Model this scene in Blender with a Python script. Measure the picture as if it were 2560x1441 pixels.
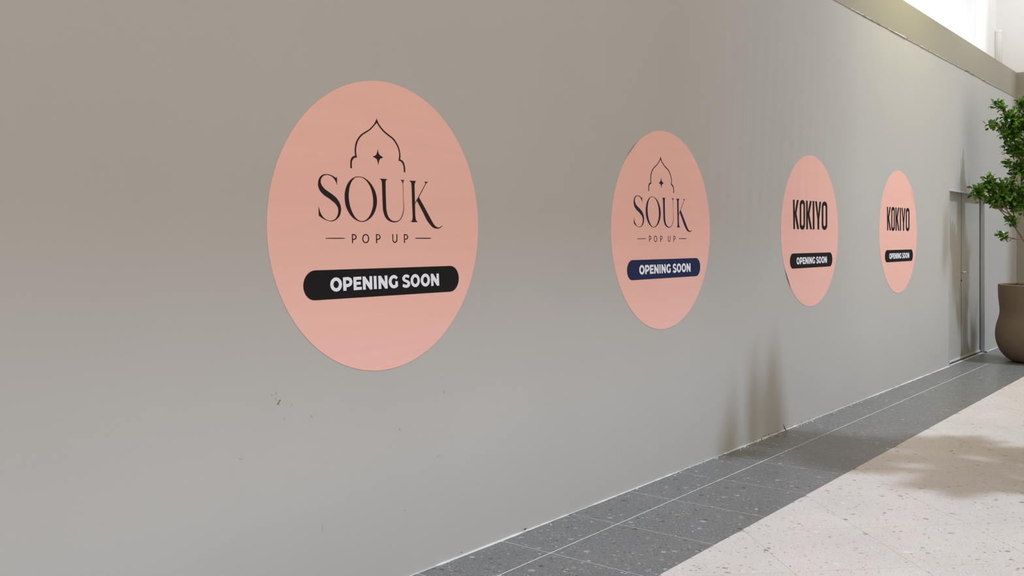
import bpy, bmesh, math, random
from mathutils import Vector, Matrix, noise
from mathutils.geometry import tessellate_polygon
for o in list(bpy.data.objects): bpy.data.objects.remove(o)
scene = bpy.context.scene
COL = scene.collection

# ------------------------------------------------------------------ camera
# world: X runs along the hoarding wall (its face is y = 0), corridor is y < 0, Z up, metres
THETA = math.radians(38.333)
cam_d = bpy.data.cameras.new('camera')
cam = bpy.data.objects.new('camera', cam_d); COL.objects.link(cam)
cam.location = (0.0, -3.024, 1.5)
cam.rotation_euler = (math.pi/2, 0, THETA - math.pi/2)
cam_d.sensor_width = 36.0
cam_d.lens = 2419.6*36.0/2560.0
cam_d.shift_y = -(720.5-596.9)/2560.0
cam_d.clip_end = 200
scene.camera = cam

# ------------------------------------------------------------------ light
world = bpy.data.worlds.new('world'); scene.world = world
world.use_nodes = True
bg = world.node_tree.nodes['Background']
bg.inputs['Color'].default_value = (1.0, 0.925, 0.80, 1)
bg.inputs['Strength'].default_value = 0.91
sun_d = bpy.data.lights.new('skylight_sun', 'SUN')
sun_d.energy = 2.6
sun_d.color = (0.68, 0.82, 1.0)
sun_d.angle = math.radians(2.8)
sun = bpy.data.objects.new('skylight_sun', sun_d); COL.objects.link(sun)
SUN_DIR = Vector((-0.2, 0.98, -1.96)).normalized()      # way the light travels
sun.rotation_euler = SUN_DIR.to_track_quat('-Z', 'Y').to_euler()
sun.location = (8, -6, 12)
vs = scene.view_settings
vs.view_transform = 'Standard'; vs.look = 'None'; vs.exposure = 0.0; vs.gamma = 1.0
vs.use_curve_mapping = False

# ------------------------------------------------------------------ helpers
def mat(name, color, rough=0.6, spec=0.5, metal=0.0):
    m = bpy.data.materials.new(name); m.use_nodes = True
    b = m.node_tree.nodes['Principled BSDF']
    b.inputs['Base Color'].default_value = (*color, 1)
    b.inputs['Roughness'].default_value = rough
    b.inputs['Specular IOR Level'].default_value = spec
    b.inputs['Metallic'].default_value = metal
    return m
class NT:
    def __init__(s, m): s.nt = m.node_tree; s.b = s.nt.nodes['Principled BSDF']
    def n(s, t, **k):
        nd = s.nt.nodes.new(t)
        for a, v in k.items(): setattr(nd, a, v)
        return nd
    def l(s, a, b): s.nt.links.new(a, b)
    def pos(s): return s.n('ShaderNodeNewGeometry').outputs['Position']
    def noise(s, vec, scale, detail=3.0, rough=0.5):
        t = s.n('ShaderNodeTexNoise'); t.inputs['Scale'].default_value = scale
        t.inputs['Detail'].default_value = detail; t.inputs['Roughness'].default_value = rough
        s.l(vec, t.inputs['Vector']); return t
    def ramp(s, fac, stops, interp='LINEAR'):
        r = s.n('ShaderNodeValToRGB'); cr = r.color_ramp; cr.interpolation = interp
        while len(cr.elements) > 1: cr.elements.remove(cr.elements[-1])
        cr.elements[0].position = stops[0][0]; cr.elements[0].color = (*stops[0][1], 1)
        for p, c in stops[1:]:
            e = cr.elements.new(p); e.color = (*c, 1)
        s.l(fac, r.inputs['Fac']); return r.outputs['Color']
    def math(s, op, a, b):
        m = s.n('ShaderNodeMath', operation=op)
        for i, v in enumerate((a, b)):
            if isinstance(v, (int, float)): m.inputs[i].default_value = v
            else: s.l(v, m.inputs[i])
        return m.outputs[0]
    def mix(s, fac, a, b):
        m = s.n('ShaderNodeMix', data_type='RGBA')
        for i, v in ((0, fac), (6, a), (7, b)):
            if isinstance(v, (int, float)): m.inputs[i].default_value = v
            elif isinstance(v, tuple): m.inputs[i].default_value = (*v, 1)
            else: s.l(v, m.inputs[i])
        return m.outputs[2]
    def bump(s, h, strength, dist):
        b = s.n('ShaderNodeBump'); b.inputs['Strength'].default_value = strength
        b.inputs['Distance'].default_value = dist
        s.l(h, b.inputs['Height']); s.l(b.outputs[0], s.b.inputs['Normal'])
def painted(name, color, var=0.03, rough=0.75, spec=0.3):
    m = mat(name, color, rough, spec); t = NT(m); p = t.pos()
    c0 = tuple(x*(1-var) for x in color); c1 = tuple(min(1, x*(1+var)) for x in color)
    n1 = t.noise(p, 0.9, 4.0, 0.55)
    t.l(t.ramp(n1.outputs[0], [(0.3, c0), (0.7, c1)]), t.b.inputs['Base Color'])
    n2 = t.noise(p, 220.0, 2.0); t.bump(n2.outputs[0], 0.12, 0.002)
    return m
def terrazzo(name, base, chips, dens, rough, speck):
    m = mat(name, base, rough, 0.5); t = NT(m); p = t.pos()
    # gentle tone clouding
    nb = t.noise(p, 2.2, 4.0)
    col = t.ramp(nb.outputs[0], [(0.3, tuple(x*0.94 for x in base)), (0.7, tuple(min(1, x*1.06) for x in base))])
    def vor(vec, scale):
        v = t.n('ShaderNodeTexVoronoi', voronoi_dimensions='2D'); v.inputs['Scale'].default_value = scale
        t.l(vec, v.inputs['Vector'])
        s = t.n('ShaderNodeSeparateColor'); t.l(v.outputs['Color'], s.inputs[0])
        return v.outputs['Distance'], s.outputs
    # fine sand
    d, s = vor(p, 260.0)
    col = t.mix(t.math('MULTIPLY', t.math('GREATER_THAN', s[0], 0.74), 0.55), col, speck[0])
    col = t.mix(t.math('MULTIPLY', t.math('LESS_THAN', s[0], 0.17), 0.55), col, speck[1])
    # stone chips of three sizes, edges warped so that they are not round
    for scale, size, keep in ((120.0, 0.40, dens), (52.0, 0.42, dens*0.55), (24.0, 0.40, dens*0.36)):
        wv = t.n('ShaderNodeTexNoise'); wv.inputs['Scale'].default_value = scale*1.3; t.l(p, wv.inputs['Vector'])
        sc = t.n('ShaderNodeVectorMath', operation='SCALE'); sc.inputs['Scale'].default_value = 0.55/scale
        t.l(wv.outputs['Color'], sc.inputs[0])
        ad = t.n('ShaderNodeVectorMath', operation='ADD'); t.l(p, ad.inputs[0]); t.l(sc.outputs[0], ad.inputs[1])
        d, s = vor(ad.outputs[0], scale)
        inside = t.math('LESS_THAN', d, t.math('ADD', t.math('MULTIPLY', s[2], size*0.7), size*0.3))
        on = t.math('MULTIPLY', inside, t.math('LESS_THAN', s[1], keep))
        cc = t.ramp(s[0], [(i/len(chips), c) for i, c in enumerate(chips)], 'CONSTANT')
        col = t.mix(t.math('MULTIPLY', on, 0.8), col, cc)
    t.l(col, t.b.inputs['Base Color'])
    return m

def link(o, parent=None):
    COL.objects.link(o)
    if parent: o.parent = parent
    return o
def tag(o, label=None, cat=None, group=None, kind=None):
    if label: o['label'] = label
    if cat: o['category'] = cat
    if group: o['group'] = group
    if kind: o['kind'] = kind
    return o
def empty(name, loc=(0, 0, 0)):
    o = bpy.data.objects.new(name, None); o.location = loc; o.empty_display_size = 0.1
    return link(o)
def mesh_obj(name, verts, faces, m, parent=None, smooth=False):
    me = bpy.data.meshes.new(name); me.from_pydata([tuple(v) for v in verts], [], faces); me.update()
    me.materials.append(m)
    if smooth:
        for p in me.polygons: p.use_smooth = True
    return link(bpy.data.objects.new(name, me), parent)
def bm_obj(name, bm, m, parent=None, smooth=False):
    bmesh.ops.recalc_face_normals(bm, faces=bm.faces)
    me = bpy.data.meshes.new(name); bm.to_mesh(me); bm.free(); me.materials.append(m)
    if smooth:
        for p in me.polygons: p.use_smooth = True
    return link(bpy.data.objects.new(name, me), parent)
def add_box(bm, x0, x1, y0, y1, z0, z1, bev=0.0):
    r = bmesh.ops.create_cube(bm, size=1.0)
    for v in r['verts']:
        v.co = Vector(((x0+x1)/2 + v.co.x*(x1-x0), (y0+y1)/2 + v.co.y*(y1-y0), (z0+z1)/2 + v.co.z*(z1-z0)))
    if bev:
        es = list({e for v in r['verts'] for e in v.link_edges})
        bmesh.ops.bevel(bm, geom=es, offset=bev, segments=2, affect='EDGES', profile=0.5)
def box(name, x0, x1, y0, y1, z0, z1, m, parent=None, bev=0.0):
    bm = bmesh.new(); add_box(bm, x0, x1, y0, y1, z0, z1, bev)
    return bm_obj(name, bm, m, parent)
def lathe(prof, n, centre=(0, 0, 0)):
    vs, fs = [], []
    for r, z in prof:
        for i in range(n):
            a = 2*math.pi*i/n; vs.append((centre[0]+r*math.cos(a), centre[1]+r*math.sin(a), centre[2]+z))
    for k in range(len(prof)-1):
        for i in range(n):
            j = (i+1) % n; fs.append((k*n+i, k*n+j, (k+1)*n+j, (k+1)*n+i))
    return vs, fs
def tube(pts, radii, n=6):
    vs, fs = [], []
    for k, p in enumerate(pts):
        t = (pts[min(k+1, len(pts)-1)] - pts[max(k-1, 0)]).normalized()
        a = t.cross(Vector((0.3, 0.9, 0.1))).normalized(); b = t.cross(a)
        for i in range(n):
            an = 2*math.pi*i/n
            vs.append(p + (a*math.cos(an) + b*math.sin(an))*radii[k])
    for k in range(len(pts)-1):
        for i in range(n):
            j = (i+1) % n; fs.append((k*n+i, k*n+j, (k+1)*n+j, (k+1)*n+i))
    fs.append(tuple(range(n))[::-1]); fs.append(tuple((len(pts)-1)*n+i for i in range(n)))
    return vs, fs
def catmull(P, sub=6):
    if len(P) < 3: return [Vector(p) for p in P]
    P = [Vector(p) for p in P]
    Q = [P[0]*2 - P[1]] + P + [P[-1]*2 - P[-2]]; out = []
    for i in range(1, len(Q)-2):
        a, b, c, d = Q[i-1:i+3]
        for k in range(sub):
            t = k/sub
            out.append(0.5*((2*b) + (c-a)*t + (2*a-5*b+4*c-d)*t*t + (3*b-a-3*c+d)*t**3))
    out.append(P[-1]); return out

# ------------------------------------------------------------------ materials
M_wall = painted('hoarding_paint', (0.445, 0.425, 0.41), 0.02)
M_taupe = painted('taupe_paint', (0.315, 0.29, 0.235), 0.03)
M_white = painted('white_paint', (0.88, 0.885, 0.91), 0.01)
M_door = painted('door_paint', (0.40, 0.385, 0.355), 0.03, 0.55)
M_frame = painted('frame_metal', (0.50, 0.52, 0.55), 0.03, 0.45)
M_caulk = painted('caulk', (0.54, 0.53, 0.51), 0.06)
M_dark = mat('gap_dark', (0.03, 0.03, 0.045), 0.8)
M_steel = mat('brushed_steel', (0.55, 0.54, 0.52), 0.35, 0.5, 0.9)
M_dtile = terrazzo('dark_terrazzo', (0.140, 0.137, 0.132),
                   [(0.04, 0.04, 0.045), (0.07, 0.065, 0.06), (0.40, 0.41, 0.43), (0.26, 0.27, 0.29), (0.30, 0.23, 0.13), (0.05, 0.05, 0.055), (0.16, 0.10, 0.06), (0.33, 0.33, 0.33)],
                   0.30, 0.34, ((0.21, 0.21, 0.21), (0.095, 0.095, 0.095)))
M_ltile = terrazzo('pale_terrazzo', (0.60, 0.535, 0.495),
                   [(0.20, 0.17, 0.15), (0.66, 0.63, 0.60), (0.34, 0.30, 0.28), (0.42, 0.27, 0.17), (0.70, 0.67, 0.62), (0.27, 0.26, 0.27), (0.62, 0.54, 0.42), (0.36, 0.22, 0.15)],
                   0.20, 0.34, ((0.66, 0.61, 0.58), (0.50, 0.44, 0.41)))
M_grout = painted('pale_grout', (0.60, 0.59, 0.55), 0.05)
M_lgrout = painted('beige_grout', (0.44, 0.39, 0.36), 0.05)

# ------------------------------------------------------------------ floor
X0, XE = -5.0, 15.85                       # left end of the built place, end wall
BAND = -0.862                              # dark border tiles end here
ROW = -0.305                               # grout line inside the dark border
floor = box('floor', X0, XE, -9.0, 0.12, -0.06, -0.0016, M_lgrout)
tag(floor, 'terrazzo tiled shopping mall floor with dark border along the wall', None, None, 'structure')
gr = box('border_grout', X0, XE, BAND, 0.0, -0.004, -0.0003, M_grout, floor)
far = box('distant_paving', X0, XE, -9.0, -5.6, -0.004, -0.0002, M_ltile, floor)
def prism(name, poly, m, parent, z0=-0.0035, z1=0.0, inset=0.0):
    n = len(poly)
    vs = [(x, y, z0) for x, y in poly] + [(x, y, z1) for x, y in poly]
    fs = [tuple(range(n))[::-1], tuple(range(n, 2*n))] + [(i, (i+1) % n, n+(i+1) % n, n+i) for i in range(n)]
    return mesh_obj(name, vs, fs, m, parent)
x = 0.135 - 0.6*8
while x < XE:
    a, b = max(X0, x+0.0018), min(XE, x+0.6-0.0018)
    if b > a + 0.01:
        prism('border_tile', [(a, ROW+0.0030), (b, ROW+0.0030), (b, -0.003), (a, -0.003)], M_dtile, floor)
        prism('border_tile', [(a, BAND), (b, BAND), (b, ROW-0.0030), (a, ROW-0.0030)], M_dtile, floor)
    x += 0.6
def clip(poly, f):
    out = []
    for i in range(len(poly)):
        p, q = poly[i], poly[(i+1) % len(poly)]
        a, b = f(p), f(q)
        if a >= 0: out.append(p)
        if a*b < 0:
            t = a/(a-b); out.append((p[0]+(q[0]-p[0])*t, p[1]+(q[1]-p[1])*t))
    return out
S2 = math.sqrt(0.5)
for i in range(-12, 32):
    for j in range(-14, 26):
        u0, v0 = 4.497 + 0.6*i, 2.036 + 0.6*j          # u = (x-y)/sqrt2, v = (x+y)/sqrt2
        g = 0.0008
        q = [(u0+g, v0+g), (u0+0.6-g, v0+g), (u0+0.6-g, v0+0.6-g), (u0+g, v0+0.6-g)]
        poly = [((u+v)*S2, (v-u)*S2) for u, v in q]
        for f in (lambda p: BAND-0.001-p[1], lambda p: p[1]+5.6, lambda p: XE-p[0], lambda p: p[0]-1.2):
            poly = clip(poly, f)
            if len(poly) < 3: break
        if len(poly) >= 3:
            ar = abs(sum(poly[k][0]*poly[(k+1) % len(poly)][1]-poly[(k+1) % len(poly)][0]*poly[k][1] for k in range(len(poly))))/2
            if ar > 0.002: prism('paving_tile', poly, M_ltile, floor)
prism('paving_margin', [(X0, -5.6), (1.2, -5.6), (1.2, BAND-0.001), (X0, BAND-0.001)], M_ltile, floor)

# ------------------------------------------------------------------ hoarding wall with door opening
DX0, DX1, DZ = 12.10, 13.87, 2.065
ZB, ZT = 3.575, 3.955                      # underside and top of the bulkhead
bm = bmesh.new()
add_box(bm, X0, DX0, 0.0, 0.12, 0.0, ZB)
add_box(bm, DX0, DX1, 0.0, 0.12, DZ, ZB)
add_box(bm, DX1, XE+0.02, 0.0, 0.12, 0.0, ZB)
wall = bm_obj('wall_left', bm, M_wall)
tag(wall, 'long pale grey painted hoarding wall carrying the round stickers', None, None, 'structure')
bulk = box('trim_1', X0, XE+0.1, -0.004, 0.376, ZB, ZT, M_taupe)
tag(bulk, 'taupe painted bulkhead running above the hoarding wall', None, None, 'structure')
endw = box('wall_end', XE, XE+0.42, -9.0, 0.376, 0.0, ZT, M_taupe)
tag(endw, 'dark taupe end wall behind the potted tree', None, None, 'structure')
upl = box('wall_upper_left', X0, 16.35, 0.376, 0.5, ZT-0.3, 11.0, M_white)
tag(upl, 'bright white upper wall set back above the bulkhead', None, None, 'structure')
upe = box('wall_upper_end', 16.35, 16.5, -9.0, 0.5, ZT-0.3, 11.0, M_white)
tag(upe, 'white upper end wall carrying the white tube', None, None, 'structure')

# unseen slab added to shade the upper wall; added thinning blades soften its shadow
CZ = 11.0
ceil = box('ceiling', X0, 6.4, -4.95, 0.5, CZ, CZ+0.3, M_white)
tag(ceil, 'unseen white ceiling slab added to shade the upper hoarding, added shade blades beyond its edge', None, None, 'structure')
for k in range(26):
    xb = 6.49 + 0.18*k; wb = 0.080 - 0.0040*k
    if wb < 0.008: break
    box('shade_blade', xb-wb, xb+wb, -4.95, 0.376, CZ+0.05, CZ+0.10, M_white, ceil)  # invented blades, thinned out so the slab's shadow fades gradually

# rough seams: caulk at the foot of the wall, torn paint line under the bulkhead
rnd = random.Random(4)
def seam(name, xa, xb, zc, m, parent, h0, h1, up=1, gap=0.0, seed=0, depth=0.004):
    vs, fs = [], []; x = xa; k = 0
    while x < xb:
        n1 = noise.noise(Vector((x*1.7+seed, 3.1, 0.2))); n2 = noise.noise(Vector((x*14.0+seed, 9.7, 2.2)))
        h = h0 + (h1-h0)*max(0.0, 0.45 + 0.75*n1 + 0.5*n2)
        if noise.noise(Vector((x*1.1+seed, 7.7, 5.2))) < gap: h = 0.0006
        d = depth*(0.6 + 0.9*h/h1)
        vs += [(x, 0.0015, zc+up*h), (x, -d*0.6, zc+up*h*0.8), (x, -d*1.5, zc+up*0.0002), (x, 0.0015, zc-up*0.001)]
        if k:
            b = 4*k
            for i in range(4): fs.append((b-4+i, b-4+(i+1) % 4, b+(i+1) % 4, b+i))
        k += 1; x += 0.02 + 0.02*rnd.random()
    return mesh_obj(name, vs, fs, m, parent)
for a, b in ((X0, DX0-0.012), (DX1+0.01, XE)):
    seam('caulk_bead', a, b, 0.0002, M_caulk, wall, 0.001, 0.008, 1, -0.25, 2.0, 0.007)
seam('paint_edge', X0, XE-0.05, ZB+0.001, M_wall, wall, 0.001, 0.022, 1, -0.5, 5.0, 0.0038)
# dark chipped line bits along the torn paint edge and crumbs on the floor joint
M_chip = mat('chipped_dirt', (0.09, 0.07, 0.05), 0.9)
def blot(vs, fs, x, z, rx, rz, y=-0.0006, n=7, tilt=0.0):
    b = len(vs); ct, st = math.cos(tilt), math.sin(tilt)
    for i in range(n):
        a = 2*math.pi*i/n; r = rnd.uniform(0.55, 1.0)
        px, pz = rx*r*math.cos(a), rz*r*math.sin(a)
        vs.append((x+px*ct-pz*st, y, z+px*st+pz*ct))
    fs.append(tuple(range(b, b+n)))
vs, fs = [], []
for k in range(34):
    x = rnd.uniform(7.6, XE-0.3)
    if noise.noise(Vector((x*1.3, 1.0, 0))) > -0.1: blot(vs, fs, x, ZB+rnd.uniform(-0.003, 0.012), rnd.uniform(0.02, 0.09), rnd.uniform(0.0015, 0.0045), -0.0052)
o = mesh_obj('seam_chips', vs, fs, M_chip, bulk); o['kind'] = 'stuff'
vs, fs = [], []
for k in range(32):
    x = rnd.choice((rnd.gauss(8.0, 0.5), rnd.gauss(6.9, 0.15), rnd.uniform(3.3, 12.0)))
    if x < DX0-0.05: blot(vs, fs, x, rnd.uniform(0.008, 0.024), rnd.uniform(0.004, 0.02), rnd.uniform(0.002, 0.006), -0.0125, 6)
o = mesh_obj('seam_dirt', vs, fs, M_chip, wall); o['kind'] = 'stuff'
vs, fs = [], []
for k in range(75):
    x = rnd.choice((rnd.gauss(8.2, 0.6), rnd.gauss(6.6, 0.4), rnd.uniform(3.3, 12.0)))
    if x > DX0-0.05: continue
    y = -0.014-abs(rnd.gauss(0, 0.012)); s = rnd.uniform(0.002, 0.006); b = len(vs)
    for dx, dy, dz in ((-1, -1, 0), (1, -1, 0), (1, 1, 0), (-1, 1, 0), (0.2, 0.1, 1.2)):
        vs.append((x+dx*s*rnd.uniform(.6, 1.4), y+dy*s*0.7, dz*s+0.0001))
    fs += [(b, b+1, b+4), (b+1, b+2, b+4), (b+2, b+3, b+4), (b+3, b, b+4), (b+3, b+2, b+1, b)]
o = mesh_obj('plaster_crumbs', vs, fs, M_caulk, floor); o['kind'] = 'stuff'
# small scuffs and dents on the hoarding
M_scuff = painted('scuff', (0.37, 0.355, 0.34), 0.05)
M_rust = mat('rust_fleck', (0.17, 0.09, 0.035), 0.9)
SCUFF = [(2.36, 0.905, .007, .010), (2.36, 0.882, .005, .008), (2.375, 0.86, .005, .006), (2.34, 0.90, .004, .006), (2.435, 0.85, .003, .010),
         (2.40, 0.80, .006, .005), (2.20, 0.68, .014, .004), (2.535, 0.79, .008, .010), (2.605, 0.69, .003, .004),
         (2.59, 0.33, .002, .03), (3.32, 0.79, .016, .012), (3.03, 0.66, .006, .01), (3.28, 0.50, .025, .003), (2.55, 0.80, .006, .004),
         (4.40, 1.68, .008, .012), (4.86, 0.25, .003, .016), (3.06, 0.30, .012, .003), (6.28, 1.06, .006, .014), (6.25, 0.87, .005, .005), (5.98, 1.9, .004, .004),
         (8.62, 0.93, .010, .008), (9.02, 0.06, .014, .010), (11.2, 0.12, .012, .008), (11.36, 0.14, .012, .007), (11.52, 0.15, .012, .008), (11.7, 0.165, .020, .010),
         (10.9, 2.2, .008, .006), (9.2, 3.0, .008, .008), (8.4, 2.4, .010, .006), (10.0, 3.1, .010, .008), (7.2, 3.4, .008, .03), (8.9, 1.62, .010, .006), (9.18, 0.98, .008, .010)]
vs, fs = [], []
for x, z, rx, rz in SCUFF: blot(vs, fs, x, z, rx*0.75, rz*0.75, -0.0006, 8, rnd.uniform(-.4, .4))
mesh_obj('scuff_mark', vs, fs, M_scuff, wall)['kind'] = 'stuff'
vs, fs = [], []
for x, z in ((2.372, 0.868), (2.378, 0.874), (2.368, 0.862)): blot(vs, fs, x, z, .0045, .004, -0.0009, 6)
mesh_obj('rust_fleck', vs, fs, M_rust, wall)['kind'] = 'stuff'

# ------------------------------------------------------------------ door in the hoarding
door = empty('door_1', (12.985, 0.0, 0.0))
tag(door, 'plain grey double service door set into the hoarding', None, None, 'structure')
def dpart(name, x0, x1, y0, y1, z0, z1, m, parent=None, bev=0.0):
    par = parent or door
    o = box(name, x0-12.985, x1-12.985, y0, y1, z0, z1, m, None, bev); o.parent = par
    return o
XG = 12.88
dpart('door_leaf', DX0+0.03, XG-0.006, 0.052, 0.095, 0.028, DZ-0.004, M_door)
lf = dpart('door_leaf', XG+0.006, DX1-0.060, 0.052, 0.095, 0.028, DZ-0.004, M_door)
dpart('leaf_gap_shade', XG-0.006, XG+0.006, 0.0505, 0.09, 0.028, DZ-0.004, M_dark)  # flush dark strip standing in for the shade between the leaves
dpart('hinge_gap_shade', DX1-0.060, DX1-0.012, 0.0505, 0.08, 0.0, DZ-0.004, M_dark)  # dark strip set flush in place of the shade beside the jamb
dpart('threshold', DX0, DX1, 0.034, 0.12, 0.0, 0.006, M_dark)
dpart('bottom_seal', DX0+0.03, DX1-0.04, 0.046, 0.052, 0.012, 0.034, M_caulk)
dpart('jamb', DX0, DX0+0.022, -0.002, 0.10, 0.0, DZ-0.002, M_frame)
dpart('jamb', DX1-0.012, DX1+0.0, -0.003, 0.10, 0.008, DZ-0.002, M_frame)
dpart('architrave', DX0-0.010, DX0, -0.003, 0.002, 0.0, DZ-0.002, M_door)
dpart('head', DX0-0.010, DX1+0.028, -0.004, 0.10, DZ-0.002, DZ+0.016, M_frame)
dpart('architrave', DX1, DX1+0.028, -0.003, 0.002, 0.0, DZ-0.002, M_frame)
dpart('jamb_foot', DX1-0.03, DX1+0.05, -0.02, 0.0, 0.0, 0.010, M_dark)
hp = dpart('handle_plate', XG-0.055, XG-0.017, 0.046, 0.053, 0.93, 1.18, M_steel, None, 0.002)
bm = bmesh.new()
for a, b, r in ((Vector((XG-0.036, 0.047, 1.085)), Vector((XG-0.036, -0.004, 1.085)), 0.009), (Vector((XG-0.036, -0.004, 1.085)), Vector((XG+0.085, -0.006, 1.085)), 0.009)):
    v_, f_ = tube([a, (a+b)/2, b], [r, r, r*0.95], 10)
    nv = [bm.verts.new((v.x-12.985, v.y, v.z)) for v in v_]
    for f in f_: bm.faces.new([nv[i] for i in f])
o = bm_obj('lever', bm, M_steel, None, True); o.parent = door
bm = bmesh.new()
bmesh.ops.create_cone(bm, cap_ends=True, segments=14, radius1=0.011, radius2=0.011, depth=0.012, matrix=Matrix.Translation((XG-0.036-12.985, 0.044, 0.98)) @ Matrix.Rotation(math.pi/2, 4, 'X'))
o = bm_obj('keyhole', bm, M_dark); o.parent = door

# ------------------------------------------------------------------ white tube fitted high on the upper wall
M_tube = mat('white_plastic', (0.88, 0.89, 0.89), 0.35)
tb = empty('wall_tube', (16.285, 0.335, 3.96))
tag(tb, 'white vertical tube with a rounded cap on the white wall above the bulkhead', 'tube')
v_, f_ = lathe([(0.0, 0.0), (0.052, 0.0), (0.052, 0.70)], 28); mesh_obj('tube_body', v_, f_, M_tube, tb, True)
v_, f_ = lathe([(0.0535, 0.695), (0.0550, 0.70), (0.0550, 0.722), (0.052, 0.733), (0.044, 0.739), (0.0, 0.741)], 28); mesh_obj('end_cap', v_, f_, M_tube, tb, True)
box('mounting_rail', 0.045, 0.066, -0.055, 0.062, 0.0, 0.68, M_tube, tb, 0.004)

# ------------------------------------------------------------------ ceiling spotlights washing the top of the hoarding; the third is added to brighten the end wall
M_black_metal = mat('black_metal', (0.02, 0.02, 0.02), 0.4)
M_lens = mat('lamp_lens', (0.9, 0.88, 0.8), 0.2)
M_lens.node_tree.nodes['Principled BSDF'].inputs['Emission Color'].default_value = (1, 0.95, 0.75, 1)
M_lens.node_tree.nodes['Principled BSDF'].inputs['Emission Strength'].default_value = 4.0
def spotlight(loc, aim, energy, label, cone, color):
    loc, aim = Vector(loc), Vector(aim); d = (aim-loc).normalized()
    root = empty('spotlight', loc); tag(root, label, 'lamp', 'ceiling spotlights above the corridor')
    q = d.to_track_quat('-Z', 'Y').to_matrix().to_4x4()
    v_, f_ = lathe([(0.0, 0.16), (0.035, 0.16), (0.045, 0.15), (0.045, 0.0), (0.041, 0.0), (0.040, 0.02), (0.0, 0.02)], 24)
    mesh_obj('lamp_housing', [tuple(q @ Vector(v)) for v in v_], f_, M_black_metal, root, True)
    v_, f_ = lathe([(0.0, 0.018), (0.038, 0.018)], 24)
    mesh_obj('lamp_lens', [tuple(q @ Vector(v)) for v in v_], f_, M_lens, root)
    v_, f_ = tube([Vector((0, 0.05, 0.1)), Vector((0, 0.5, 0.12)), Vector((0, 0.372-loc.y, 0.12))], [0.008]*3, 8)
    mesh_obj('bracket_arm', v_, f_, M_black_metal, root)
    l = bpy.data.lights.new('spotlight_lamp', 'SPOT'); l.energy = energy; l.color = color
    l.spot_size = math.radians(cone); l.spot_blend = 1.0; l.shadow_soft_size = 0.05
    lo = bpy.data.objects.new('spotlight_lamp', l); COL.objects.link(lo); lo.parent = root
    lo.matrix_basis = Matrix.Translation(d*0.03) @ q
spotlight((10.3, -0.75, 5.6), (10.3, 0.0, 3.5), 215, 'black bracket spotlight on the white upper wall nearer the ceiling slab, above the frame', 110, (1.0, 0.95, 0.46))
spotlight((13.0, -0.60, 5.6), (13.3, 0.0, 3.6), 110, 'black bracket spotlight on the white upper wall near the end wall, above the frame', 135, (1.0, 0.96, 0.66))
spotlight((15.2, -1.60, 6.3), (16.35, -0.3, 4.7), 70, 'unseen black spotlight farthest along, added to brighten the white upper end wall, above the frame', 100, (1.0, 0.97, 0.95))  # extra lamp, added only to lift the upper end wall

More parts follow.
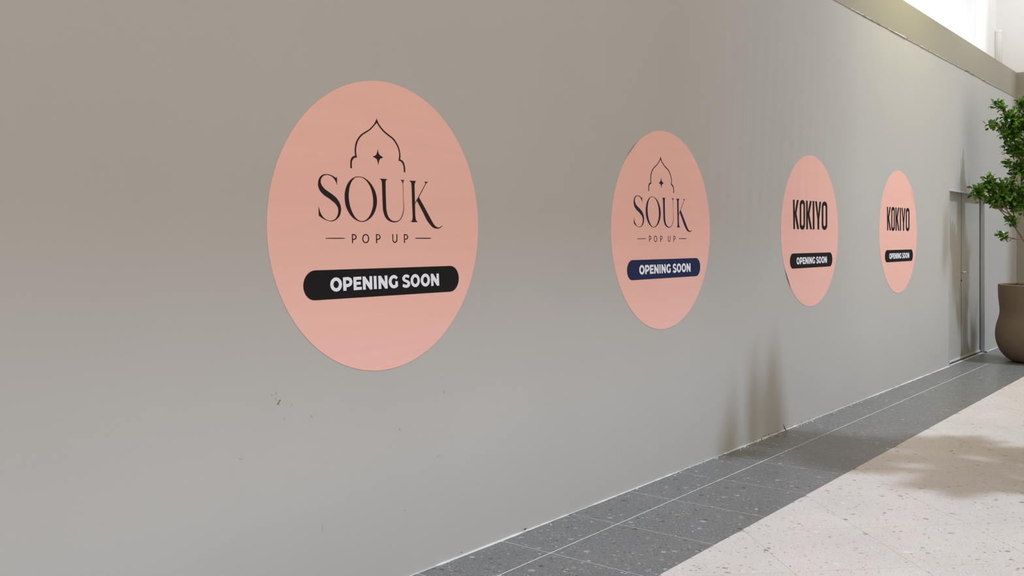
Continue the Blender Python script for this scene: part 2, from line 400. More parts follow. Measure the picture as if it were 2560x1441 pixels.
# ------------------------------------------------------------------ round wall stickers
# outlines in thousandths of the sticker radius, measured from its centre; each shape = outline + holes
GLYPH = {'souk':[[[[(-433,258),(-437,272),(-445,285),(-460,304),(-480,318),(-501,325),(-524,327),(-545,322),(-562,311),(-572,295),(-574,280),(-569,264),(-557,249),(-536,232),(-504,216),(-469,198),(-440,179),(-419,157),(-406,134),(-400,108),(-403,86),(-411,64),(-428,46),(-451,32),(-476,25),(-504,26),(-536,34),(-562,45),(-589,59)],[(-589,59),(-591,91),(-591,122)],[(-591,122),(-584,98),(-574,77),(-559,57),(-538,41),(-515,32),(-490,29),(-467,33),(-447,44),(-433,62),(-425,84),(-425,106),(-433,124),(-449,141),(-476,158),(-504,174),(-540,191),(-564,207),(-583,226),(-594,249),(-596,269),(-592,290),(-582,308),(-564,323),(-543,330),(-522,332),(-497,330),(-472,323),(-446,311)],[(-446,311),(-440,314),(-435,320)],[(-435,320),(-436,295),(-433,258)]]],[[[(-238,331),(-196,325),(-150,302),(-115,270),(-88,229),(-75,178),(-80,132),(-100,88),(-134,53),(-177,31),(-215,25),(-256,32),(-301,55),(-335,89),(-359,130),(-368,177),(-367,218),(-353,260),(-331,292),(-301,315),(-268,328),(-238,331)]],[[(-238,327),(-204,322),(-169,301),(-138,266),(-119,224),(-110,176),(-113,131),(-129,90),(-154,56),(-184,36),(-215,30),(-245,36),(-275,56),(-303,92),(-322,134),(-332,180),(-332,219),(-322,264),(-303,298),(-272,322),(-238,327)]]],[[[(-53,326),(27,326)],[(27,326),(14,320),(8,309),(7,295),(9,215),(13,141),(16,110),(27,76),(46,52),(72,37),(98,34),(124,37),(149,50),(168,76),(180,107),(183,139),(180,208),(176,280),(174,302),(166,318),(151,327)],[(151,327),(197,326)],[(197,326),(186,322),(180,310),(179,290),(183,208),(187,139),(185,104),(175,76),(157,50),(133,34),(107,27),(81,26),(50,32),(18,48),(-3,72),(-16,106),(-20,140),(-24,214),(-27,281),(-30,307),(-37,319),(-53,326)]]],[[[(239,326),(315,326)],[(315,326),(303,319),(296,304),(295,285),(299,168),(302,85),(306,59),(312,42),(329,30)],[(329,30),(253,30)],[(253,30),(267,38),(274,55),(275,84),(270,167),(265,284),(262,305),(254,318),(239,326)]]],[[[(392,326),(442,325)],[(442,325),(426,321),(413,310)],[(413,310),(341,211)],[(341,211),(302,163)],[(298,167),(334,212)],[(334,212),(408,312)],[(408,312),(404,320),(392,326)]]],[[[(339,211),(396,141),(452,71),(485,30),(514,4),(543,-6),(567,-2),(587,8)],[(590,6),(572,-6),(547,-14),(519,-14),(485,-5),(447,23),(419,51),(377,109),(318,186)]]]],
'arch':[[[[(-78,739),(-87,720),(-103,697),(-123,678),(-151,656),(-186,637),(-222,616),(-249,590),(-269,559),(-278,526),(-280,500),(-276,470)],[(-276,469),(-296,462),(-311,448),(-318,430),(-319,408),(-318,382)],[(-304,383),(-306,409),(-303,430),(-294,444),(-278,455),(-258,458)],[(-258,458),(-264,475),(-267,498),(-265,527),(-255,559),(-236,588),(-210,612),(-179,630),(-143,651),(-115,673),(-93,694),(-76,709)],[(-76,709),(-58,688),(-34,667),(-5,647),(32,628),(70,610),(99,586),(125,553),(137,524),(140,497),(134,462)],[(134,462),(155,457),(172,444),(181,429),(185,411),(188,382)],[(201,383),(199,412),(193,436),(183,454),(168,465),(150,471)],[(150,471),(152,498),(148,525),(136,557),(112,589),(83,615),(45,634),(3,655),(-26,675),(-50,696),(-68,720),(-78,739)]]]],
'star':[[[[(-67,530),(-62,508),(-50,490),(-15,474)],[(-15,474),(-44,462),(-55,447),(-62,416)],[(-62,416),(-68,441),(-80,460),(-115,473)],[(-115,473),(-87,484),(-74,503),(-67,530)]]]],
'dash1':[[[[(-531,-84),(-381,-84),(-381,-89),(-531,-89)]]]],
'dash2':[[[[(303,-83),(451,-83),(451,-89),(303,-89)]]]],
'popup':[[[[(-305,-58),(-283,-58)],[(-283,-58),(-269,-65),(-262,-78),(-269,-91),(-283,-97)],[(-295,-97),(-294,-119)],[(-303,-119),(-305,-58)]],[[(-296,-65),(-285,-65)],[(-285,-65),(-276,-69),(-272,-78),(-276,-86),(-285,-90)],[(-296,-90),(-296,-65)]]],[[[(-148,-88),(-149,-98),(-154,-107),(-161,-114),(-170,-118),(-179,-119),(-189,-118),(-198,-113),(-205,-106),(-209,-98),(-211,-88),(-209,-79),(-205,-70),(-198,-63),(-189,-59),(-179,-57),(-170,-59),(-161,-63),(-154,-70),(-149,-79),(-148,-88)]],[[(-157,-88),(-158,-96),(-161,-103),(-166,-108),(-172,-111),(-179,-113),(-186,-111),(-192,-108),(-197,-102),(-201,-96),(-202,-88),(-201,-81),(-197,-74),(-192,-69),(-186,-65),(-179,-64),(-172,-65),(-166,-69),(-161,-74),(-158,-81),(-157,-88)]]],[[[(-84,-58),(-62,-58)],[(-62,-58),(-48,-64),(-40,-78),(-48,-91),(-62,-97)],[(-73,-97),(-73,-120)],[(-82,-120),(-84,-58)]],[[(-75,-64),(-64,-64)],[(-64,-64),(-54,-68),(-50,-78),(-54,-86),(-64,-90)],[(-74,-90),(-75,-64)]]],[[[(73,-57),(81,-57)],[(81,-57),(82,-93),(86,-105),(98,-112),(109,-105),(113,-93),(113,-57)],[(121,-57),(122,-93),(117,-110),(98,-119),(79,-110),(74,-93),(73,-57)]]],[[[(187,-57),(209,-57)],[(209,-57),(223,-64),(230,-77),(223,-90),(209,-96)],[(197,-96),(198,-119)],[(189,-119),(187,-57)]],[[(196,-64),(207,-64)],[(207,-64),(216,-67),(220,-77),(216,-85),(207,-90)],[(196,-90),(196,-64)]]]],
'soon':[[[[(-393,-392),(-396,-407),(-403,-420),(-414,-430),(-429,-436),(-445,-437),(-460,-434),(-474,-427),(-486,-416),(-493,-403),(-495,-388),(-493,-374),(-486,-362),(-474,-352),(-460,-345),(-445,-344),(-429,-346),(-414,-354),(-403,-364),(-396,-378),(-393,-392)]],[[(-421,-391),(-422,-399),(-426,-405),(-431,-410),(-437,-414),(-445,-414),(-452,-413),(-458,-409),(-463,-404),(-466,-397),(-468,-390),(-466,-382),(-463,-376),(-458,-370),(-452,-367),(-445,-366),(-437,-368),(-431,-371),(-426,-377),(-422,-384),(-421,-391)]]],[[[(-386,-346),(-341,-344)],[(-341,-344),(-314,-353),(-302,-377),(-311,-400),(-336,-411)],[(-354,-412),(-354,-435)],[(-382,-435),(-386,-346)]],[[(-359,-366),(-342,-366)],[(-342,-366),(-330,-373),(-330,-385),(-341,-390)],[(-358,-391),(-359,-366)]]],[[[(-294,-346),(-223,-345)],[(-223,-345),(-221,-366)],[(-221,-366),(-267,-366)],[(-267,-366),(-266,-380)],[(-266,-380),(-227,-379)],[(-227,-379),(-226,-399)],[(-226,-399),(-265,-400)],[(-265,-400),(-264,-414)],[(-264,-414),(-217,-414)],[(-217,-414),(-216,-434)],[(-216,-434),(-290,-435)],[(-290,-435),(-294,-346)]]],[[[(-211,-345),(-187,-345)],[(-187,-345),(-145,-392)],[(-145,-392),(-148,-345)],[(-148,-345),(-122,-345)],[(-122,-345),(-119,-436)],[(-119,-436),(-142,-436)],[(-142,-436),(-182,-391)],[(-182,-391),(-179,-435)],[(-179,-435),(-206,-435)],[(-206,-435),(-211,-345)]]],[[[(-108,-345),(-82,-345)],[(-82,-345),(-77,-435)],[(-77,-435),(-104,-435)],[(-104,-435),(-108,-345)]]],[[[(-65,-345),(-40,-345)],[(-40,-345),(0,-391)],[(0,-391),(-5,-345)],[(-5,-345),(23,-345)],[(23,-345),(26,-436)],[(26,-436),(2,-436)],[(2,-436),(-37,-392)],[(-37,-392),(-34,-436)],[(-34,-436),(-61,-436)],[(-61,-436),(-65,-345)]]],[[[(125,-361),(105,-348),(84,-343),(57,-351),(40,-370),(35,-392),(44,-415),(62,-431),(86,-437),(110,-433),(127,-424)],[(127,-424),(125,-388)],[(125,-388),(100,-388)],[(100,-388),(101,-410)],[(101,-410),(86,-415),(72,-407),(64,-389),(69,-374),(82,-366),(97,-368),(109,-376)]]],[[[(241,-352),(211,-343),(184,-349),(170,-364),(171,-380),(184,-392),(206,-400),(220,-408),(216,-415),(200,-416),(178,-408)],[(178,-408),(170,-426)],[(170,-426),(189,-436),(217,-438),(239,-431),(249,-415),(246,-400),(231,-388),(206,-380),(196,-373),(200,-365),(214,-364),(233,-371)]]],[[[(348,-392),(346,-406),(339,-419),(328,-429),(315,-436),(300,-437),(286,-434),(272,-427),(262,-416),(255,-403),(253,-389),(255,-374),(262,-361),(272,-351),(286,-345),(300,-343),(315,-346),(328,-353),(339,-364),(346,-377),(348,-392)]],[[(322,-391),(321,-398),(318,-405),(313,-410),(307,-414),(300,-415),(294,-413),(288,-410),(283,-404),(280,-397),(279,-390),(280,-382),(283,-375),(288,-370),(294,-367),(300,-366),(307,-367),(313,-371),(318,-376),(321,-383),(322,-391)]]],[[[(455,-392),(452,-406),(445,-419),(434,-429),(421,-435),(406,-437),(390,-434),(377,-427),(366,-416),(359,-403),(357,-389),(359,-374),(366,-362),(377,-351),(390,-345),(406,-343),(421,-346),(434,-353),(445,-364),(452,-377),(455,-392)]],[[(427,-391),(426,-398),(423,-405),(418,-410),(412,-414),(406,-414),(399,-413),(393,-409),(388,-404),(385,-397),(384,-390),(385,-382),(388,-375),(393,-370),(399,-367),(406,-366),(412,-367),(418,-371),(423,-376),(426,-383),(427,-391)]]],[[[(462,-346),(487,-346)],[(487,-346),(527,-392)],[(527,-392),(523,-346)],[(523,-346),(549,-346)],[(549,-346),(554,-436)],[(554,-436),(530,-436)],[(530,-436),(490,-392)],[(490,-392),(493,-435)],[(493,-435),(468,-436)],[(468,-436),(462,-346)]]]],
'kokiyo':[[[[(-619,394),(-566,396)],[(-566,396),(-550,19)],[(-550,19),(-605,18)],[(-605,18),(-619,394)]]],[[[(-489,395),(-430,396)],[(-430,396),(-514,206)],[(-514,206),(-558,197)],[(-558,197),(-560,238)],[(-560,238),(-489,395)]]],[[[(-556,186),(-514,239)],[(-514,239),(-418,20)],[(-418,20),(-478,19)],[(-478,19),(-556,186)]]],[[[(-397,76),(-397,334)],[(-397,334),(-390,359),(-371,380),(-342,395),(-308,401),(-274,397),(-244,384),(-225,364),(-218,339)],[(-218,339),(-218,78)],[(-218,78),(-225,54),(-244,32),(-274,18),(-308,13),(-342,18),(-371,31),(-390,52),(-397,76)]],[[(-344,98),(-344,318)],[(-344,318),(-341,331),(-333,342),(-321,350),(-307,353),(-292,351),(-280,344),(-272,333),(-269,320)],[(-269,320),(-269,99)],[(-269,99),(-272,86),(-280,75),(-292,67),(-307,64),(-321,67),(-333,74),(-341,85),(-344,98)]]],[[[(-182,395),(-126,396)],[(-126,396),(-116,20)],[(-116,20),(-176,19)],[(-176,19),(-182,395)]]],[[[(-49,395),(14,396)],[(14,396),(-74,206)],[(-74,206),(-124,194)],[(-124,194),(-126,232)],[(-126,232),(-49,395)]]],[[[(-120,186),(-74,241)],[(-74,241),(22,21)],[(22,21),(-37,20)],[(-37,20),(-120,186)]]],[[[(46,396),(104,398)],[(104,398),(114,21)],[(114,21),(55,20)],[(55,20),(46,396)]]],[[[(137,397),(200,397)],[(200,397),(250,224)],[(250,224),(288,395)],[(288,395),(351,396)],[(351,396),(282,158)],[(282,158),(282,20)],[(282,20),(220,20)],[(220,20),(218,157)],[(218,157),(137,397)]]],[[[(375,81),(375,333)],[(375,333),(383,359),(405,381),(438,397),(477,403),(516,399),(550,386),(572,364),(580,338)],[(580,338),(580,83)],[(580,83),(572,57),(550,35),(516,20),(477,15),(438,20),(405,34),(383,55),(375,81)]],[[(435,100),(435,315)],[(435,315),(438,329),(447,340),(461,348),(477,352),(493,349),(507,342),(516,331),(519,317)],[(519,317),(519,101)],[(519,101),(516,87),(507,75),(493,68),(477,65),(461,67),(447,75),(438,86),(435,100)]]]]}
def film(name, shapes, R, m, parent, y, sx=1.0, ox=0.0):
    vs, fs = [], []
    for si, shape in enumerate(shapes):
        loops = []
        for contour in shape:
            L = []
            for seg in contour:
                pts = catmull([(px/1000.0, pz/1000.0) for px, pz in seg], 5)
                if L and (pts[0]-L[-1]).length < 1e-6: pts = pts[1:]
                L += pts
            if (L[0]-L[-1]).length < 1e-6: L.pop()
            loops.append([Vector(((p[0]*sx+ox)*R, p[1]*R, 0)) for p in L])
        b = len(vs)
        for L in loops: vs += [(p.x, y - 0.00012*si, p.y) for p in L]
        for t in tessellate_polygon(loops): fs.append(tuple(b+i for i in t))
    me = bpy.data.meshes.new(name); me.from_pydata(vs, [], fs)
    bm = bmesh.new(); bm.from_mesh(me); bmesh.ops.recalc_face_normals(bm, faces=bm.faces)
    for f in bm.faces:
        if f.normal.y > 0: f.normal_flip()
    bm.to_mesh(me); bm.free(); me.materials.append(m)
    return link(bpy.data.objects.new(name, me), parent)
M_pink = mat('pink_vinyl', (0.85, 0.475, 0.415), 0.5, 0.35)
t = NT(M_pink); p_ = t.pos()
mp = t.n('ShaderNodeMapping'); mp.inputs['Scale'].default_value = (0.5, 0.5, 9.0); t.l(p_, mp.inputs['Vector'])
nz = t.noise(mp.outputs[0], 2.0, 5.0, 0.6)
t.l(t.ramp(nz.outputs[0], [(0.3, (0.82, 0.46, 0.40)), (0.7, (0.85, 0.48, 0.425))]), t.b.inputs['Base Color'])
M_black = mat('black_print', (0.010, 0.009, 0.010), 0.6, 0.12)
M_plum = mat('plum_black_print', (0.026, 0.014, 0.017), 0.6, 0.12)
M_navy = mat('navy_print', (0.014, 0.020, 0.075), 0.6, 0.15)
M_navyt = mat('navy_text_print', (0.022, 0.018, 0.050), 0.6, 0.12)
M_letter = mat('white_print', (0.80, 0.80, 0.90), 0.5, 0.3)
def capsule(cx, cz, hx, hz, n=14):
    P = []
    for s, a0 in ((1, -math.pi/2), (-1, math.pi/2)):
        for i in range(n+1):
            a = a0 + math.pi*i/n
            P.append((cx + s*(hx-hz) + hz*math.cos(a), cz + hz*math.sin(a)))
    return P
def sticker(x, z, R, label, souk, ink, pill, text_sx, peel=None):
    root = empty('wall_sticker', (x, -0.0006, z))
    tag(root, label, 'sticker', 'round opening soon stickers on the hoarding')
    rings = [0.0, 0.3, 0.6, 0.78, 0.86, 0.91, 0.95, 0.98, 1.0]; n = 96
    vs, fs = [(0, -0.0008, 0)], []
    def lift(r, a):
        h = 0.0
        for (ac, aw, r0, hh) in (peel or []):
            d = (a-ac+math.pi) % (2*math.pi) - math.pi
            if abs(d) < aw and r > r0: h += hh*(math.cos(math.pi*d/aw)*0.5+0.5)*((r-r0)/(1-r0))**1.6
        return h
    for r in rings[1:]:
        for i in range(n):
            a = 2*math.pi*i/n; vs.append((R*r*math.cos(a), -0.0008-lift(r, a), R*r*math.sin(a)))
    for i in range(n): fs.append((0, 1+(i+1) % n, 1+i))
    for k in range(len(rings)-2):
        for i in range(n):
            j = (i+1) % n; fs.append((1+k*n+i, 1+k*n+j, 1+(k+1)*n+j, 1+(k+1)*n+i))
    b = len(vs); last = 1+(len(rings)-2)*n                      # skirt gives the vinyl its thickness
    for i in range(n):
        v = vs[last+i]; vs += [v, (v[0], v[1]+0.0012, v[2])]
    for i in range(n): j = (i+1) % n; fs.append((b+2*i, b+2*j, b+2*j+1, b+2*i+1))
    mesh_obj('vinyl_disc', vs, fs, M_pink, root, bool(peel))
    if souk:
        film('arch_outline', GLYPH['arch'], R, ink, root, -0.0016)
        film('star', GLYPH['star'], R, ink, root, -0.0016)
        for g in ([0], [1], [2], [3, 4, 5]): film('letter', [GLYPH['souk'][k] for k in g], R, ink, root, -0.0016)
        for g in GLYPH['popup']: film('caption_letter', [g], R, ink, root, -0.0016)
        film('caption_dash', GLYPH['dash1'], R, ink, root, -0.0016)
        film('caption_dash', GLYPH['dash2'], R, ink, root, -0.0016)
    else:
        for g in ([0, 1, 2], [3], [4, 5, 6], [7], [8], [9]): film('letter', [GLYPH['kokiyo'][k] for k in g], R, ink, root, -0.0016)
    P = capsule(0.028, -0.3895, 0.745, 0.0965)
    pb = mesh_obj('badge', [(px*R, -0.0016, pz*R) for px, pz in P], [tuple(range(len(P)))], pill, root)
    for g in GLYPH['soon']: film('badge_letter', [g], R, M_letter, pb, -0.0024, text_sx, 0.0)
    return root
sticker(2.937, 1.555, 0.6222, 'largest pink round sticker with black arch emblem, SOUK and black badge', True, M_plum, M_black, 1.0)
sticker(5.367, 1.5535, 0.6222, 'pink round SOUK sticker with navy print and navy opening soon badge', True, M_navyt, M_navy, 1.0, [(2.25, 0.2, 0.93, 0.005)])
sticker(7.812, 1.564, 0.6240, 'pink round KOKIYO sticker nearer the SOUK stickers, flat at its edge', False, M_black, M_black, 1.02, [(3.80, 0.2, 0.94, 0.006)])
sticker(10.174, 1.5685, 0.6231, 'smallest pink round KOKIYO sticker beside the grey door, corner peeling', False, M_black, M_black, 1.02, [(0.72, 0.24, 0.90, 0.009)])

# ------------------------------------------------------------------ planter and weeping-fig tree by the end wall
M_pot = painted('brown_stoneware', (0.165, 0.118, 0.083), 0.06, 0.55)
M_mulch = painted('bark_mulch', (0.075, 0.048, 0.032), 0.35, 0.95)
M_stem = painted('twig_bark', (0.15, 0.095, 0.065), 0.2, 0.85)
M_leaf = mat('fig_leaf', (0.06, 0.17, 0.02), 0.32, 0.5)
t = NT(M_leaf)
isl = t.n('ShaderNodeNewGeometry').outputs['Random Per Island']; oi = t.n('ShaderNodeObjectInfo').outputs['Random']
fr = t.math('FRACT', t.math('ADD', isl, oi), 0)
lc = t.ramp(fr, [(0.0, (0.030, 0.085, 0.007)), (0.4, (0.060, 0.155, 0.009)), (0.8, (0.115, 0.26, 0.014)), (1.0, (0.19, 0.36, 0.022))])
t.l(lc, t.b.inputs['Base Color'])
tr = t.n('ShaderNodeBsdfTranslucent'); t.l(lc, tr.inputs['Color'])
ms = t.n('ShaderNodeMixShader'); ms.inputs[0].default_value = 0.25
t.l(t.b.outputs[0], ms.inputs[1]); t.l(tr.outputs[0], ms.inputs[2])
t.l(ms.outputs[0], t.nt.nodes['Material Output'].inputs['Surface'])

POT = Vector((13.15, -0.705, 0.0))
PROF = [(0.0, 0.0), (0.262, 0.0), (0.285, 0.008), (0.33, 0.030), (0.375, 0.070), (0.415, 0.122), (0.446, 0.19), (0.464, 0.255), (0.471, 0.33),
        (0.466, 0.40), (0.452, 0.47), (0.432, 0.535), (0.420, 0.605), (0.424, 0.68), (0.433, 0.76), (0.438, 0.85), (0.438, 0.925), (0.435, 0.938), (0.425, 0.942),
        (0.405, 0.942), (0.395, 0.932), (0.392, 0.86), (0.0, 0.86)]
PROF = PROF[:2] + [(q.x, q.y) for q in catmull(PROF[1:20], 4)][1:] + PROF[20:]
def planter(loc, label):
    root = empty('planter', loc); tag(root, label, 'planter', 'large brown curved planters')
    v_, f_ = lathe(PROF, 64); mesh_obj('pot_body', v_, f_, M_pot, root, True)
    v_, f_ = lathe([(0.0, 0.913), (0.2, 0.918), (0.34, 0.91), (0.393, 0.90), (0.393, 0.88)], 40)
    v_ = [(a, b, c+0.012*noise.noise(Vector((a*14, b*14, 1)))) for a, b, c in v_]
    soil = mesh_obj('soil', v_, f_, M_mulch, root, True)
    r2 = random.Random(8); vs, fs = [], []
    for k in range(240):
        a = r2.uniform(0, 6.283); r = 0.385*math.sqrt(r2.random()); z = 0.918 + r2.uniform(-0.004, 0.014)
        L, W, T = r2.uniform(0.015, 0.04), r2.uniform(0.006, 0.014), 0.003
        M = Matrix.Translation((r*math.cos(a), r*math.sin(a), z)) @ Matrix.Rotation(r2.uniform(0, 6.28), 4, 'Z') @ Matrix.Rotation(r2.uniform(-.5, .5), 4, 'Y')
        b = len(vs)
        for sx in (-1, 1):
            for sy in (-1, 1):
                for sz in (-1, 1): vs.append(tuple(M @ Vector((sx*L, sy*W, sz*T))))
        fs += [tuple(b+i for i in q) for q in ((0, 1, 3, 2), (4, 6, 7, 5), (0, 4, 5, 1), (2, 3, 7, 6), (0, 2, 6, 4), (1, 5, 7, 3))]
    o = mesh_obj('bark_chips', vs, fs, M_mulch, soil); o['kind'] = 'stuff'
    return root
planter(POT + Vector((math.sin(THETA), -math.cos(THETA), 0))*0.053, 'large brown curved planter standing on the dark tiles beside the grey door')

# one leaf: rounded blade folded a little along its midrib, stalk end at the origin, pointing +X
def leaf_geo():
    out = [(0.0, 0.0), (0.12, 0.09), (0.30, 0.21), (0.52, 0.30), (0.72, 0.315), (0.87, 0.25), (0.96, 0.13), (1.0, 0.0)]
    vs = [(0, 0, 0)]; mid = []; L = []; R = []
    for xx, w in out:
        z = -0.10*xx*xx
        mid.append(len(vs)); vs.append((xx, 0, z))
        if 0 < w: L.append(len(vs)); vs.append((xx, w, z+0.22*w)); R.append(len(vs)); vs.append((xx, -w, z+0.22*w))
    m = mid; fs = [(m[0], m[1], L[0]), (m[0], R[0], m[1])]
    for k in range(5):
        fs += [(m[k+1], m[k+2], L[k+1], L[k]), (m[k+1], R[k], R[k+1], m[k+2])]
    fs += [(m[6], m[7], L[5]), (m[6], R[5], m[7])]
    return vs[1:], [tuple(i-1 for i in f) for f in fs]
LV, LF = leaf_geo()
leaf_me = bpy.data.meshes.new('leaf'); leaf_me.from_pydata(LV, [], LF); leaf_me.materials.append(M_leaf)
for p in leaf_me.polygons: p.use_smooth = True

def leaf_matrix(pos, d, roll, size):
    d = d.normalized(); up = Vector((0, 0, 1))
    s = up.cross(d)
    if s.length < 0.1: s = Vector((0, 1, 0)).cross(d)
    s.normalize(); n = d.cross(s)
    R = Matrix((d, s, n)).transposed().to_4x4()
    return Matrix.Translation(pos) @ R @ Matrix.Rotation(roll, 4, 'X') @ Matrix.Scale(size, 4)
def rosette(rr, tip, d, k, size, out):
    """leaves round the last few centimetres of a twig, some of them in a tuft at its tip"""
    d = d.normalized()
    a = d.orthogonal().normalized(); b = d.cross(a)
    ph = rr.uniform(0, 6.28)
    for i in range(k):
        back = size*0.55*i*rr.uniform(0.8, 1.2)*0.62
        an = ph + i*2.4
        side = a*math.cos(an) + b*math.sin(an)
        open_ = rr.uniform(0.55, 1.25)
        dd = d*math.cos(open_) + side*math.sin(open_) + Vector((0, 0, rr.uniform(-0.05, 0.25)))
        out.append(leaf_matrix(tip - d*back + side*0.004, dd, rr.uniform(-0.7, 0.7), size*rr.uniform(0.75, 1.15)))
def grow(rr, root, trunk_defs, clusters, leaf_size, origin, dense=1.45):
    """stems = swept tubes through given points; every cluster = twigs that leave a branch point and end in leaf tufts"""
    mats = []
    for pts, r0, r1 in trunk_defs:
        P = catmull([Vector(q) for q in pts], 6)
        R = [r0 + (r1-r0)*k/(len(P)-1) for k in range(len(P))]
        v_, f_ = tube([p-origin for p in P], R, 8); mesh_obj('stem', v_, f_, M_stem, root, True)
    tv, tf = [], []
    for base, cen, rad, n, k in clusters:
        n = int(n*dense)
        base, cen = Vector(base), Vector(cen)
        P = catmull([base, base.lerp(cen, 0.5) + Vector((0, 0, -0.03)), cen], 4)
        v_, f_ = tube([p-origin for p in P], [0.007 - 0.003*i/(len(P)-1) for i in range(len(P))], 6)
        b = len(tv); tv += v_; tf += [tuple(b+i for i in f) for f in f_]
        for i in range(n):
            while True:
                q = Vector((rr.uniform(-1, 1), rr.uniform(-1, 1), rr.uniform(-1, 1)))
                if 0.15 < q.length < 1: break
            tip = cen + Vector((q.x*rad[0], q.y*rad[1], q.z*rad[2]))
            st = P[rr.randrange(len(P)//3, len(P))]
            d = (tip - st); d = (d.normalized() + Vector((0, 0, 0.25)) + q*0.5).normalized()
            mid = st.lerp(tip, 0.55) + Vector((0, 0, -0.015))
            Q = [st, mid, tip]
            v_, f_ = tube([p-origin for p in Q], [0.0032, 0.0026, 0.0016], 5)
            b = len(tv); tv += v_; tf += [tuple(b+i for i in f) for f in f_]
            rosette(rr, tip, d, rr.randint(k-2, k+1), leaf_size, mats)
    o = mesh_obj('twigs', tv, tf, M_stem, root, True); o['kind'] = 'stuff'
    return mats
def foliage(name, mats, parent, origin):
    vs, fs = [], []
    for M in mats:
        b = len(vs)
        vs += [tuple((M @ Vector(v)) - origin) for v in LV]; fs += [tuple(b+i for i in f) for f in LF]
    o = mesh_obj(name, vs, fs, M_leaf, parent, True); o['kind'] = 'stuff'
    return o
# branch layout round the pot centre: metres across the corridor corner, height, metres in depth
VR = Vector((math.sin(THETA), -math.cos(THETA), 0)); VF = Vector((math.cos(THETA), math.sin(THETA), 0))
def T(r, z, dep=0.0): return POT + VR*r + VF*dep + Vector((0, 0, z))
fig = empty('fig_tree', POT + Vector((0, 0, 0.93)))
tag(fig, 'leafy green fig tree with small rounded leaves growing in the brown planter', 'tree')
ORG = POT + Vector((0, 0, 0.93))
STEMS = [([T(0.03, 0.90), T(0.02, 1.18), T(-0.10, 1.46, 0.03), T(-0.25, 1.70, 0.05), T(-0.40, 1.86, 0.05)], 0.010, 0.005),
         ([T(0.06, 0.90, 0.03), T(0.05, 1.25, 0.03), T(-0.03, 1.55, 0.0), T(-0.13, 1.95), T(-0.15, 2.4), T(-0.10, 2.85), T(-0.05, 3.1)], 0.012, 0.005),
         ([T(0.12, 0.90, -0.03), T(0.17, 1.5, -0.05), T(0.24, 2.2, -0.08), T(0.30, 3.0, -0.10), T(0.30, 3.6, -0.5), T(0.22, 4.3, -1.0)], 0.02, 0.007),
         ([T(0.15, 0.90, 0.05), T(0.35, 1.4, 0.08), T(0.60, 1.9, 0.10), T(0.75, 2.5, 0.10)], 0.015, 0.006)]
B1, B2, B3, B4 = T(-0.25, 1.70, 0.05), T(-0.13, 1.95), T(-0.15, 2.4), T(-0.10, 2.85)
CL = [  # (branch point, centre, radii, twigs, leaves per tuft)
    (T(-0.30, 1.78, -0.05), T(-0.80, 2.06, -0.24), (0.10, 0.09, 0.08), 8, 8),
    (T(-0.30, 1.78, -0.05), T(-0.64, 2.17, -0.18), (0.13, 0.10, 0.11), 11, 8),
    (T(-0.30, 1.78, -0.05), T(-0.62, 2.00, -0.18), (0.12, 0.10, 0.08), 8, 8),
    (T(-0.28, 1.76, 0.0), T(-0.44, 2.06, -0.08), (0.16, 0.12, 0.15), 16, 8),
    (T(-0.22, 1.74, 0.03), T(-0.28, 2.12, 0.0), (0.12, 0.14, 0.15), 15, 8),
    (T(-0.22, 1.74, 0.03), T(-0.26, 1.96, 0.0), (0.13, 0.14, 0.12), 13, 8),
    (T(-0.15, 1.85), T(-0.16, 2.02, -0.03), (0.10, 0.15, 0.14), 11, 8),
    (T(-0.20, 1.64, 0.04), T(-0.27, 1.72, -0.02), (0.09, 0.08, 0.05), 5, 6),
    (T(-0.02, 1.50, 0.0), T(-0.46, 1.55, -0.10), (0.06, 0.05, 0.05), 3, 7),
    (T(-0.10, 1.9), T(0.0, 1.88, 0.05), (0.12, 0.15, 0.12), 10, 8),
    (B3, T(-0.14, 2.35, 0.0), (0.13, 0.18, 0.13), 14, 8),
    (B3, T(-0.36, 2.42, -0.04), (0.10, 0.07, 0.06), 3, 6),
    (B3, T(-0.20, 2.60, -0.02), (0.15, 0.18, 0.13), 18, 8),
    (B4, T(-0.30, 2.78, -0.03), (0.16, 0.14, 0.12), 17, 8),
    (B4, T(-0.56, 2.88, -0.08), (0.10, 0.06, 0.05), 5, 6),
    (B4, T(-0.46, 3.12, -0.06), (0.09, 0.06, 0.06), 5, 6),
    (B4, T(-0.30, 2.97, -0.03), (0.14, 0.10, 0.10), 11, 8),
    (B4, T(-0.10, 2.90, -0.03), (0.15, 0.18, 0.13), 17, 8),
    (T(-0.07, 3.0), T(-0.10, 3.14, 0.0), (0.13, 0.12, 0.10), 12, 8),
    (B4, T(0.06, 2.70, 0.0), (0.16, 0.2, 0.16), 14, 8),
    (T(0.24, 2.2, -0.08), T(0.15, 2.35, 0.0), (0.2, 0.25, 0.2), 14, 8),
    (T(0.30, 3.0, -0.10), T(0.28, 3.15, -0.05), (0.26, 0.25, 0.22), 18, 8),
    (T(0.75, 2.4, 0.1), T(0.78, 2.6, 0.1), (0.30, 0.3, 0.25), 22, 8),
    (T(0.60, 1.9, 0.1), T(0.62, 2.1, 0.05), (0.28, 0.3, 0.22), 18, 8),
    (T(0.30, 3.6, -0.5), T(0.30, 3.8, -0.6), (0.16, 0.25, 0.22), 14, 8),
    (T(0.24, 4.2, -0.95), T(0.10, 4.6, -1.2), (0.14, 0.22, 0.25), 16, 8),
]
LM = grow(random.Random(21), fig, STEMS, CL, 0.064, ORG, 1.9)
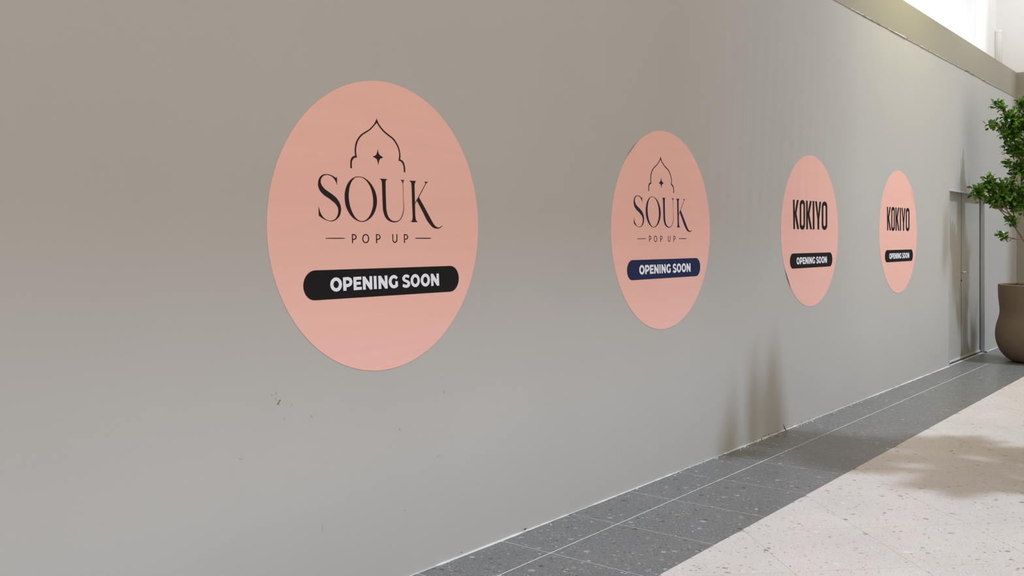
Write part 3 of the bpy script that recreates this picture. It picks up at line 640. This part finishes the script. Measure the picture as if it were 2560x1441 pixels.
# nearest-to-view leaves stay single parts, the rest is one mass
CAMP = Vector(cam.location)
def view_x(M):
    d = M.translation - CAMP; return (d @ VR)/(d @ VF)
LM.sort(key=lambda M: (view_x(M) > 0.535, (M.translation - CAMP) @ VF))
for M in LM[:298]:
    o = bpy.data.objects.new('leaf', leaf_me); link(o, fig); o.matrix_basis = Matrix.Translation(-ORG) @ M
foliage('leaf_mass', LM[298:], fig, ORG)

# ------------------------------------------------------------------ the neighbouring planter whose tree shades floor and wall
P2 = Vector((7.25, -2.95, 0.0))
planter(P2, 'large brown curved planter outside the frame, its tree shading the pale floor')
tree2 = empty('shade_tree', P2 + Vector((0, 0, 0.93)))
tag(tree2, 'tall fig tree outside the frame that throws its leafy shadow on the floor', 'tree')
O2 = P2 + Vector((0, 0, 0.93))
r5 = random.Random(5); CL2 = []
ST2 = [([P2+Vector((0, 0, 0.9)), P2+Vector((0.03, 0.1, 1.6)), P2+Vector((-0.05, 0.25, 2.4)), P2+Vector((-0.1, 0.5, 3.3)), P2+Vector((-0.1, 0.75, 4.2))], 0.03, 0.01),
       ([P2+Vector((0.06, 0, 0.9)), P2+Vector((0.2, 0.1, 1.7)), P2+Vector((0.35, 0.2, 2.6)), P2+Vector((0.4, 0.35, 3.3))], 0.02, 0.008)]
for k in range(46):
    z = r5.uniform(1.6, 3.8); w = 0.85*(1-abs(z-2.7)/2.2)
    c = P2 + Vector((r5.uniform(-w, w)-0.05, 0.20*(z-1.2) + r5.uniform(-0.5, 0.35)*w, z))
    CL2.append((P2+Vector((-0.03, 0.2*(z-1.4), z-0.25)), c, (0.25, 0.22, 0.22), 11, 8))
for c, rad, n in (((6.72, -2.0, 4.05), (0.11, 0.08, 0.26), 13), ((6.62, -2.0, 3.85), (0.20, 0.10, 0.16), 12), ((7.08, -2.0, 4.22), (0.10, 0.08, 0.36), 15),
                  ((7.40, -2.0, 4.22), (0.13, 0.08, 0.40), 20), ((7.55, -2.0, 4.0), (0.10, 0.08, 0.25), 10), ((7.25, -2.05, 3.75), (0.40, 0.15, 0.22), 24), ((7.6, -2.1, 3.6), (0.30, 0.2, 0.25), 16)):
    CL2.append((Vector((7.2, -2.25, 3.5)), c, rad, int(n*0.7), 8))
L2 = grow(r5, tree2, ST2, CL2, 0.10, O2)
foliage('leaf_mass', L2, tree2, O2)

# ------------------------------------------------------------------ dried leaf curled against the foot of the wall
M_dry = mat('dry_leaf', (0.12, 0.075, 0.035), 0.8)
vs, fs = [], []
for k in range(9):
    a = k/8; xx = 0.035 - 0.085*a; zz = 0.002 + 0.062*a*a; w = 0.0045*math.sin(math.pi*min(1, a*0.9+0.1))+0.001
    vs += [(xx, -w, zz), (xx+0.004, 0, zz-0.001), (xx, w, zz)]
    if k:
        b = 3*k; fs += [(b-3, b-2, b+1, b), (b-2, b-1, b+2, b+1)]
o = mesh_obj('dried_leaf', vs, fs, M_dry, None, True); o.location = (7.21, -0.032, 0.001)
tag(o, 'tiny curled brown dried leaf lying against the foot of the wall', 'leaf')
